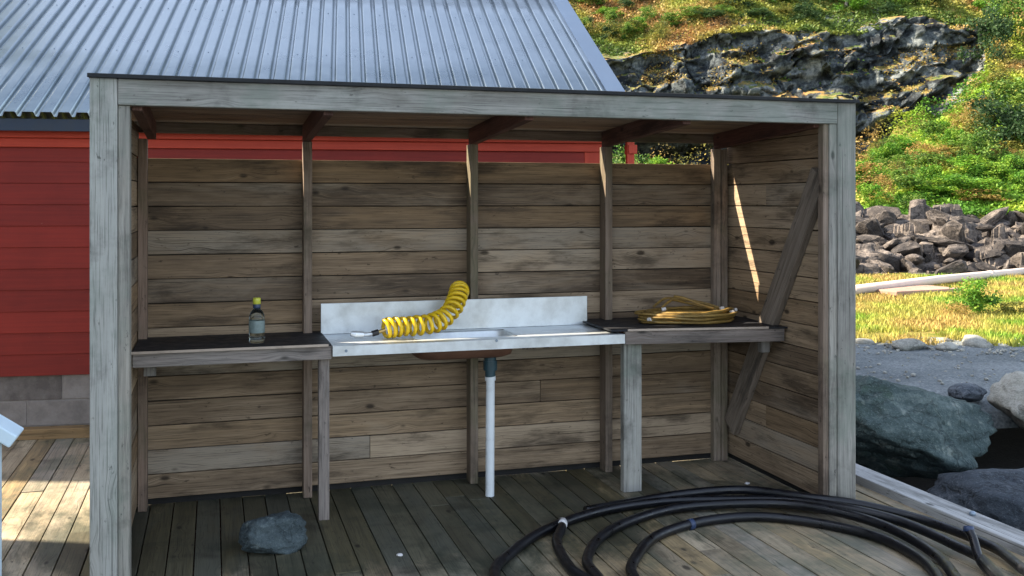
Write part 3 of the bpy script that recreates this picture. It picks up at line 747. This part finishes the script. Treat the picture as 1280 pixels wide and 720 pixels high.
M['cliff'] = t.fin(c, .9, 0, Specular_IOR_Level=.3)

t = NT('ground_dirt'); p = t.pos()
n = t.noise(p, 1.4, 7, .65); n2 = t.noise(p, 30, 4, .65)
c = t.ramp(t.math('ADD', t.math('MULTIPLY', n, .6), t.math('MULTIPLY', n2, .4)), [(.35, (.010,.010,.011)), (.6, (.035,.034,.032))])
t.bump(n2, .6, .02); M['dirt'] = t.fin(c, .95)
t = NT('road_gravel'); p = t.pos()
n = t.noise(p, .8, 6, .65); n2 = t.noise(p, 45, 5, .7); vo = t.voro(p, 38)
f = t.math('ADD', t.math('MULTIPLY', n, .5), t.math('ADD', t.math('MULTIPLY', n2, .35), t.math('MULTIPLY', vo, .2)))
c = t.ramp(f, [(.36, (.05,.062,.066)), (.52, (.125,.145,.152)), (.7, (.24,.26,.265))])
t.bump(t.math('ADD', n2, vo), .7, .012); M['gravel'] = t.fin(c, .95)

# one sheet of ground to the horizon, then the shaped land above it
def flat(L, Z): return site(L, Z, -.82)
tmesh('ground', M['dirt'], frange(-400, 400, 9), frange(-300, 500, 9), flat)
def gfn(L, Z):
    p = site(L, Z, terr(L, Z)); 
    # keep clear of the boathouse footprint
    return p
tmesh('gravel_road', M['gravel'], frange(1.6, 26, 160), [8.64+i*.06 for i in range(63)], lambda L,Z: site(L, Z, terr(L,Z)+.02*fbm(Vector((L*3,Z*3,0)),3)))
M['grassbed'] = M['soil']
tmesh('grass_bank', M['soil'], frange(.9, 30, 150), frange(12.2, 36.4, 150), lambda L,Z: site(L, Z, terr(L,Z)+.004-.9*sst(L,1.8,2.6)*sst(Z,21.7,22.2)*(1-sst(Z,26.4,26.9))*(1-sst(L,15.6,16.6))))
def cliff_fn(u, w):
    # u bearing (L/Z), w 0..1 up the face
    Z = lerp(ZF-.4, ZT+1.6, w); L = u*Z
    z = terr(L, Z); P = site(L, Z, z)
    face = sst(Z, ZF-.2, ZF+.5)*(1-sst(Z, ZT-.2, ZT+1.2))*(1-sst(u, .474, .515))
    q = Vector((P.x*.42, P.y*.42, P.z*.75))
    d = fbm(q, 6, .46)
    rid = 1-abs(noise.noise(Vector((P.x*.5, P.y*.5, P.z*.22)))*2)
    lat = P.x*CY-P.y*SY; sw = P.z-.24*lat
    led = noise.noise(Vector((lat*.10, 3, sw*1.5)))+.6*noise.noise(Vector((lat*.22, 8, sw*3.4)))
    blk = noise.cell(Vector((P.x*.8+d*.9, P.y*.6, P.z*.9+d*.9))) + .6*noise.cell(Vector((P.x*1.9+d*.9, P.y*1.6, P.z*1.6-d*1.2)))
    push = face*(.45*d + .55*led + .5*(rid-.5) + .42*(blk-.8))
    # overhung foot with a shadowed undercut
    push -= face*1.0*math.exp(-((z-(pw(u,BOTL)+.75))/.4)**2)
    fw = Vector((SY, CY, 0))
    return P - fw*push + Vector((0,0,face*.25*d))
def shore(L, Z):
    lat = L*.62; q = Vector((lat, Z*.8, 4)); w_ = fbm(q*1.1, 4)
    rid = 1-abs(noise.noise(Vector((lat*1.1+w_*.7, Z*1.5+w_*.5, 2)))*2); stp = noise.cell(Vector((lat*1.3+w_*.9, Z*1.6+w_*.9, 1))); stq = noise.cell(Vector((lat*3.1-w_, Z*3.3+w_, 6)))
    e = sst(Z, 21.3, 21.9)*(1-sst(Z, 26.5, 27.2))
    return site(L, Z, terr(L,Z)-.03+e*(.10+.30*w_+.24*(rid-.45)+.30*(stp-.4)+.16*(stq-.5)))
sh_ = tmesh('shore_rock', M['riprap'], frange(1.5, 17, 420), frange(21.2, 27.3, 130), shore)
sh_.data.polygons.foreach_set('use_smooth', [False]*len(sh_.data.polygons))
tmesh('cliff', M['cliff'], frange(-.02, .56, 620), frange(0, 1, 170), cliff_fn)
tmesh('hillside', M['soil'], frange(-1.1, 1.2, 160), frange(ZT+1.2, 85, 70), lambda u,Z: site(u*Z, Z, terr(u*Z,Z)))
# land left and far behind the boathouse
tmesh('back_slope', M['soil'], frange(-45, 1.2, 60), frange(16, 36.4, 40), lambda L,Z: site(L, Z, terr(L,Z)-.02))

# ------------------------------------------------------------------ vegetation
def foliage_mat(name, trans=.35):
    t = NT(name)
    tint = t.attr('tint', 'Color'); n = t.noise(t.pos(), 1.3, 4, .6)
    c = t.mix(t.step(n, .35, .7, 0, .45), tint, t.mix(1.0, tint, (.55, .62, .5), 'MULTIPLY'))
    t.put(t.b.inputs['Base Color'], c); t.b.inputs['Roughness'].default_value = .6
    t.b.inputs['Specular IOR Level'].default_value = .25
    tr = t.n('ShaderNodeBsdfTranslucent'); t.l(c, tr.inputs[0])
    mx = t.n('ShaderNodeMixShader'); mx.inputs[0].default_value = trans
    t.l(t.b.outputs[0], mx.inputs[1]); t.l(tr.outputs[0], mx.inputs[2]); t.l(mx.outputs[0], t.out.inputs[0])
    return t.m
M['leaf'] = foliage_mat('leaves'); M['blade'] = foliage_mat('grass_blades', .25)
M['bark'] = plain('pale_bark', (.28,.25,.22), .9, 0, .4, 12, .5)
GREEN = [(.07,.16,.02),(.11,.22,.03),(.15,.26,.04),(.05,.11,.02),(.20,.28,.05)]
LUSH = [(.11,.27,.025),(.16,.33,.03),(.24,.38,.04),(.07,.18,.02)]
DARK = [(.018,.045,.014),(.03,.07,.022),(.045,.095,.03),(.075,.13,.05)]
OLIVE = [(.12,.15,.03),(.20,.21,.04),(.28,.24,.05),(.09,.11,.03)]
STRAW = [(.42,.33,.09),(.50,.38,.13),(.36,.32,.07),(.30,.33,.07),(.46,.28,.10)]
RUST = [(.38,.24,.07),(.44,.30,.10),(.32,.19,.06),(.30,.26,.06)]
def leafmesh(name, n, pal, seed, leaf=.1, clumps=26, flat=.75):
    rnd = random.Random(seed); m = MB(); cs = []
    for _ in range(clumps):
        a = rnd.uniform(0, 6.283); q = rnd.random()**.6*.38; h = rnd.uniform(.12, .85)
        cs.append((Vector((q*math.cos(a)*(1.15-.5*h), q*math.sin(a)*(1.15-.5*h), h*flat)), rnd.uniform(.07, .17), rnd.choice(pal)))
    for i in range(n):
        c, rr, tn = rnd.choice(cs)
        d = Vector((rnd.gauss(0,1), rnd.gauss(0,1), rnd.gauss(0,.8))).normalized()*rr*(rnd.random()**.4)
        p = c+d; p.z = max(p.z, .02)
        ax = Vector((rnd.gauss(0,1), rnd.gauss(0,1), rnd.gauss(.2,.6))).normalized()
        sd = ax.cross(Vector((rnd.gauss(0,1), rnd.gauss(0,1), rnd.gauss(0,1)))).normalized()
        l = leaf*rnd.uniform(.6, 1.3); k = rnd.uniform(.75, 1.2)
        col = tuple(x*k for x in (tn if rnd.random() < .65 else rnd.choice(pal)))
        m.quad([p, p+ax*l*.5+sd*l*.3, p+ax*l, p+ax*l*.5-sd*l*.3], .5, col)
    me_o = m.build(name, M['leaf']); me = me_o.data; bpy.data.objects.remove(me_o); return me
KIND = {}
for kd, pal, n, leaf in (('lush', LUSH, 2200, .05), ('green', GREEN, 2000, .05), ('dark', DARK, 2600, .045), ('olive', OLIVE, 1800, .05), ('rust', RUST, 1500, .045)):
    KIND[kd] = [leafmesh(kd+'_bush', n, pal, 100+i*7+n, leaf) for i in range(3)]
def bush(L, Z, w, h, kd, label, group=None, dz=0.0, rnd=random):
    o = bpy.data.objects.new('bush', rnd.choice(KIND[kd])); COL.objects.link(o)
    o.location = site(L, Z, terr(L, Z)-.04+dz); o.scale = (w, w, h/.85); o.rotation_euler = (0, 0, rnd.uniform(0, 6.28))
    return tag(o, label, 'bush', group)
vr = random.Random(5)
bush(15.4, 31, 2.7, 2.1, 'dark', 'large dark green bush at the right edge of the grassy slope, biggest in view')
bush(14.3, 30.2, 1.9, 1.4, 'green', 'broad mid green bush spilling left of the large dark bush')
bush(16.2, 32.5, 2.4, 1.9, 'green', 'green bush behind and above the large dark bush')
bush(17.9, 37.2, 2.3, 2.7, 'dark', 'tall grey green shrub growing at the right end of the dark cliff')
bush(19.2, 38.3, 2.2, 2.3, 'green', 'green shrub to the right of the tall shrub by the cliff end')
bush(17.3, 35.4, 1.6, 1.1, 'olive', 'olive shrub under the tall shrub at the cliff end')
bush(6.95, 14.9, .95, .72, 'lush', 'bright green clump standing alone in the dry yellow grass')
bush(6.55, 14.6, .6, .32, 'rust', 'low brown dead clump beside the bright green clump in dry grass')
bush(7.5, 14.9, .6, .34, 'olive', 'low olive clump right of the bright green clump in dry grass')
bush(10.9, 26.9, 1.1, .75, 'green', 'small green bush growing out of the top of the rubble bank')
for i in range(62):
    r = vr.uniform(.335, .53); Z = vr.uniform(27.4, 34.5)
    bush(r*Z, Z, vr.uniform(.8,1.9), vr.uniform(.45,1.1), vr.choice(('lush','lush','green','olive','lush','rust')), 'low green bush on the sunny slope between rubble bank and cliff', 'bushes on the sunny slope', rnd=vr)
for i in range(20):
    r = vr.uniform(.06, .215); Z = vr.uniform(26, 33)
    bush(r*Z, Z, vr.uniform(1.2,2.2), vr.uniform(.9,1.7), vr.choice(('lush','lush','green','dark')), 'green bush seen through the gap above the shed back wall', 'bushes behind the shed', rnd=vr)
for i in range(120):
    r = vr.uniform(.03, .54); Z = vr.uniform(ZT+.9, 47); hi = (Z-ZT)/8
    bush(r*Z, Z, vr.uniform(.9,1.9), vr.uniform(.5,1.05), vr.choice(('olive','green','olive','green','dark','dark','lush')), 'olive and green bush in the scrub above the dark cliff', 'bushes above the cliff', rnd=vr)
# two young birches above the cliff
def sapling(L, Z, h, label):
    s_ = thing('birch_tree', site(L, Z, terr(L,Z)-.05), label, 'tree')
    m = MB(); pts = [(0,0,0),(.04,0,h*.3),(-.02,.03,h*.6),(.05,0,h)]; m.tube(smoothpath(pts,4), [.065*(1-.8*i/12) for i in range(13)], 7)
    rr = random.Random(int(L*10))
    for i in range(9):
        z = h*(.4+.06*i); a = rr.uniform(0,6.28); l = h*.2
        m.tube([(0,0,z),(math.cos(a)*l,math.sin(a)*l,z+l*.7)], [.02,.006], 5)
    m.build('trunk', M['bark'], s_)
    c = bpy.data.objects.new('crown', KIND['green'][0]); COL.objects.link(c); c.parent = s_; c.location = (0,0,h*.42); c.scale = (h*.5,h*.5,h*.75)
sapling(11.1, 42.0, 3.6, 'young birch with thin grey trunk above the middle of the cliff')
sapling(13.9, 41.2, 2.6, 'small slender birch above the cliff, right of the taller birch')

def scatter(name, fn, n, seed, mat='blade'):
    rnd = random.Random(seed); m = MB()
    for _ in range(n):
        r_ = fn(rnd)
        if not r_: continue
        P, h, col, wide = r_
        if wide < .3:
            a = rnd.uniform(0, 6.283); ln = Vector((math.cos(a), math.sin(a), 0))*h*rnd.uniform(.15,.9)
            b = rnd.uniform(0, 6.283); sd = Vector((math.cos(b), math.sin(b), rnd.uniform(-.2,.2)))*h*wide; top = h
        else:
            P = P+Vector((0,0,h*rnd.uniform(0,.8))); a = Vector((rnd.gauss(0,1), rnd.gauss(0,1), rnd.gauss(.2,.5))).normalized()
            ln = a*h*.8; sd = a.cross(Vector((rnd.gauss(0,1), rnd.gauss(0,1), rnd.gauss(0,1)))).normalized()*h*wide; top = 0
        k = rnd.uniform(.7, 1.2); col = tuple(x*k for x in col)
        m.quad([P-sd*.25, P+sd*.5+ln*.35, P+ln+Vector((0,0,top)), P-sd*.5+ln*.4+Vector((0,0,top*.4))], .5, col)
    return tag(m.build(name, M[mat]), kind='stuff')
def patch(L, Z, s, o): return noise.noise(Vector((L*s+o, Z*s, o*.7)))
def grad(k, T, rnd):
    c = T[0][1]
    for (a, u), (b, w) in zip(T, T[1:]):
        if k >= a: q = min(1, (k-a)/(b-a)); c = tuple(lerp(x, y, q) for x, y in zip(u, w))
    j = rnd.uniform(.82, 1.15); return tuple(x*j for x in c)
G_SLOPE = [(-.35,(.09,.22,.025)),(-.12,(.20,.36,.03)),(.08,(.34,.43,.045)),(.26,(.46,.43,.09)),(.45,(.42,.29,.10))]
G_TOP = [(-.45,(.38,.21,.08)),(-.25,(.42,.32,.10)),(-.05,(.36,.34,.07)),(.14,(.24,.28,.05)),(.32,(.10,.16,.03))]
G_DRY = [(-.35,(.50,.36,.11)),(-.1,(.48,.42,.10)),(.12,(.42,.43,.08)),(.3,(.22,.36,.04))]
def dry(rnd):
    Z = 11.2 + 9.9*rnd.random()**1.1; L = Z*(rnd.uniform(.3, .56) if rnd.random() < .82 else rnd.uniform(.12, .3))
    k = patch(L, Z, .7, 3)
    if Z < 12.9 and .5*patch(L, Z, 1.3, 31)+.35*patch(L, Z, 4.1, 7) < (12.9-Z)*.30-.18: return None
    return site(L, Z, terr(L,Z)), rnd.uniform(.03,.10), grad(k+.25*patch(L,Z,2.2,5), G_DRY, rnd), .28
scatter('dry_grass', dry, 48000, 21)
def slopeveg(rnd):
    Z = rnd.uniform(26.8, 36.7); L = Z*(rnd.uniform(.32, .56) if rnd.random() < .72 else rnd.uniform(.03, .32))
    k = patch(L, Z, .35, 8) + .5*patch(L, Z, 1.1, 2)
    return site(L, Z, terr(L,Z)), rnd.uniform(.05,.16), grad(k, G_SLOPE, rnd), .5
scatter('slope_undergrowth', slopeveg, 105000, 22)
def endveg(rnd):
    Z = rnd.uniform(35.4, 40.6); L = Z*rnd.uniform(.478, .57); k = patch(L, Z, .35, 8) + .5*patch(L, Z, 1.1, 2)
    return site(L, Z, terr(L,Z)), rnd.uniform(.05,.17), grad(k, G_SLOPE, rnd), .5
scatter('gully_undergrowth', endveg, 14000, 25)
def topveg(rnd):
    Z = ZT+.2+7.5*rnd.random()**1.3; L = Z*rnd.uniform(.01, .56)
    k = patch(L, Z, .3, 18) + .5*patch(L, Z, 1.0, 12)
    return site(L, Z, terr(L,Z)), rnd.uniform(.06,.18), grad(k, G_TOP, rnd), .55
scatter('scrub_undergrowth', topveg, 90000, 23)
# heather and grass tufts on the ledges of the cliff
cm = bpy.data.objects['cliff'].data; rl = random.Random(9); ledges = []
for pl_ in cm.polygons:
    c = pl_.center
    rel = c-EYE; Zc = rel.x*SY+rel.y*CY; u_ = (rel.x*CY-rel.y*SY)/Zc; wv = .012*noise.noise(c*.9)
    gully = abs(u_+wv-(.205+.036*(c.z-6.2)/1.8)) < .011 and 6.0 < c.z < 8.1
    bank = abs(c.z+wv*30-(7.2+10.0*(u_-.395))) < .35 and .375 < u_ < .455
    foot = abs(u_+wv-.15) < .02 and c.z > 6.3
    if gully or bank or foot or (pl_.normal.z > .8 and noise.noise(c*.30) > .1): ledges.append((c.copy(), 1 if (gully or bank or foot) else 0))
def ledge(rnd):
    c, a = rnd.choice(ledges); 
    return c+Vector((rnd.uniform(-.1,.1),rnd.uniform(-.1,.1),-.02)), rnd.uniform(.06,.15), rnd.choice(RUST+STRAW[:2] if a or noise.noise(c*.5) > -.1 else OLIVE+GREEN), .5
if ledges: scatter('ledge_heather', ledge, 16000, 24)

# ------------------------------------------------------------------ rubble bank
RV = [rock_mesh('riprap_rock', (1,.8,.62), 200+i, sub=3, cuts=16, rough=.09, mat='riprap', smooth=False) for i in range(10)]
rr = random.Random(31)
def place_rock(Z, r, sz):
    L = r*Z; o = bpy.data.objects.new('riprap_rock', rr.choice(RV)); COL.objects.link(o)
    o.location = site(L, Z, terr(L,Z)+sz*rr.uniform(.1,.5)); o.scale = (sz*rr.uniform(1.3,2.2), sz*1.4, sz*rr.uniform(.6,1.3)); o.rotation_euler = (rr.uniform(-.9,.9), rr.uniform(-.9,.9), rr.uniform(0,6.28))
    tag(o, 'warm grey angular rock in the rubble bank beyond the dry grass', 'rock', 'rocks of the rubble bank')
for i in range(150):
    q = rr.random(); place_rock(21.6+5.0*q, rr.uniform(.315,.55), rr.choice((.14,.18,.2,.25,.28,.33,.4,.55)))
for i in range(40):
    q = rr.random(); place_rock(21.6+5.0*q, rr.uniform(.13,.31), rr.choice((.2,.25,.3,.4,.5)))
pp = thing('pale_pipe', site(6.0,17.4,.16), 'long pale pipe lying across the dry grass below the rubble bank', 'pipe')
a = Vector((0,0,0)); b = site(13.2,23.3,.20)-site(6.0,17.4,.16)
MB().tube([a, b*.33+Vector((0,0,.02)), b*.66, b], .085, 14).build('pipe', M['pipe'], pp, smooth=True)
MB().tube([b*.55-b.normalized()*.09, b*.55+b.normalized()*.09], .098, 12).build('joint', M['pipe'], pp, smooth=True)
o = MB().bar(Vector((-.8,-.12,0)), Vector((.75,.1,0)), (0,1,0), .75, .09).build('slab', plain('pinkish_slab', (.33,.2,.15), .85, 0, .2, 6, .3), bevel=.02, loc=site(7.3,18.0,.10))
tag(o, 'flat pinkish slab lying under the pale pipe', 'slab')
# pebbles along the road edge
pm = MB(); rp = random.Random(77); base = rock_mesh('pebble', (1,.8,.6), 5, sub=1, cuts=4, mat='riprap')
for i in range(650):
    Z = rp.uniform(9.3, 12.2); L = Z*rp.uniform(.3,.56)
    if Z < 11 and rp.random() < .75: continue
    s_ = rp.uniform(.012,.05)*(1.3 if rp.random() < .1 else 1); c = site(L, Z, terr(L,Z)+s_*.2); ca, sa = math.cos(i), math.sin(i); i0 = len(pm.v)
    for v in base.vertices: pm.v.append((c.x+s_*(v.co.x*ca-v.co.y*sa), c.y+s_*(v.co.x*sa+v.co.y*ca), c.z+s_*v.co.z))
    for f_ in base.polygons: pm.face(tuple(i0+k for k in f_.vertices), [(0,0)]*3, .5)
tag(pm.build('gravel_stones', M['pale_rock']), kind='stuff')

# ------------------------------------------------------------------ light, sky, camera
A = rad(8.0); TAN = .913
R_, F_ = Vector((CY,-SY,0)), Vector((SY,CY,0))
d = (R_*math.cos(A) - F_*math.sin(A) - Vector((0,0,TAN))).normalized()
sl = bpy.data.lights.new('sun', 'SUN'); sl.energy = 4.9; sl.angle = rad(.5); sl.color = (1,.86,.66)
so = bpy.data.objects.new('sun', sl); COL.objects.link(so); so.rotation_euler = d.to_track_quat('-Z','Y').to_euler(); so.location = (-8,6,12)
w = bpy.data.worlds.new('World'); S.world = w; w.use_nodes = True
nt = w.node_tree; nt.nodes.clear()
sky = nt.nodes.new('ShaderNodeTexSky'); sky.sky_type = 'NISHITA'; sky.sun_disc = False
sky.sun_elevation = math.atan(TAN); sky.sun_rotation = math.atan2(-d.x, -d.y)
bg = nt.nodes.new('ShaderNodeBackground'); bg.inputs[1].default_value = .15
wo = nt.nodes.new('ShaderNodeOutputWorld'); hs = nt.nodes.new('ShaderNodeHueSaturation'); hs.inputs['Saturation'].default_value = .62; nt.links.new(sky.outputs[0], hs.inputs['Color']); nt.links.new(hs.outputs[0], bg.inputs[0]); nt.links.new(bg.outputs[0], wo.inputs[0])
cam = bpy.data.cameras.new('camera'); co = bpy.data.objects.new('camera', cam); COL.objects.link(co)
cam.sensor_width = 36; cam.lens = 36*1238/1280; cam.shift_y = -107/1280; cam.clip_end = 2000; cam.clip_start = .05
co.location = EYE; co.rotation_euler = (math.pi/2, 0, -YAW); S.camera = co
v = S.view_settings; v.view_transform = 'Standard'; v.look = 'None'; v.gamma = 1; v.use_curve_mapping = False; v.exposure = 1.75
S.cycles.max_bounces = 6; S.cycles.diffuse_bounces = 2; S.cycles.use_denoising = True
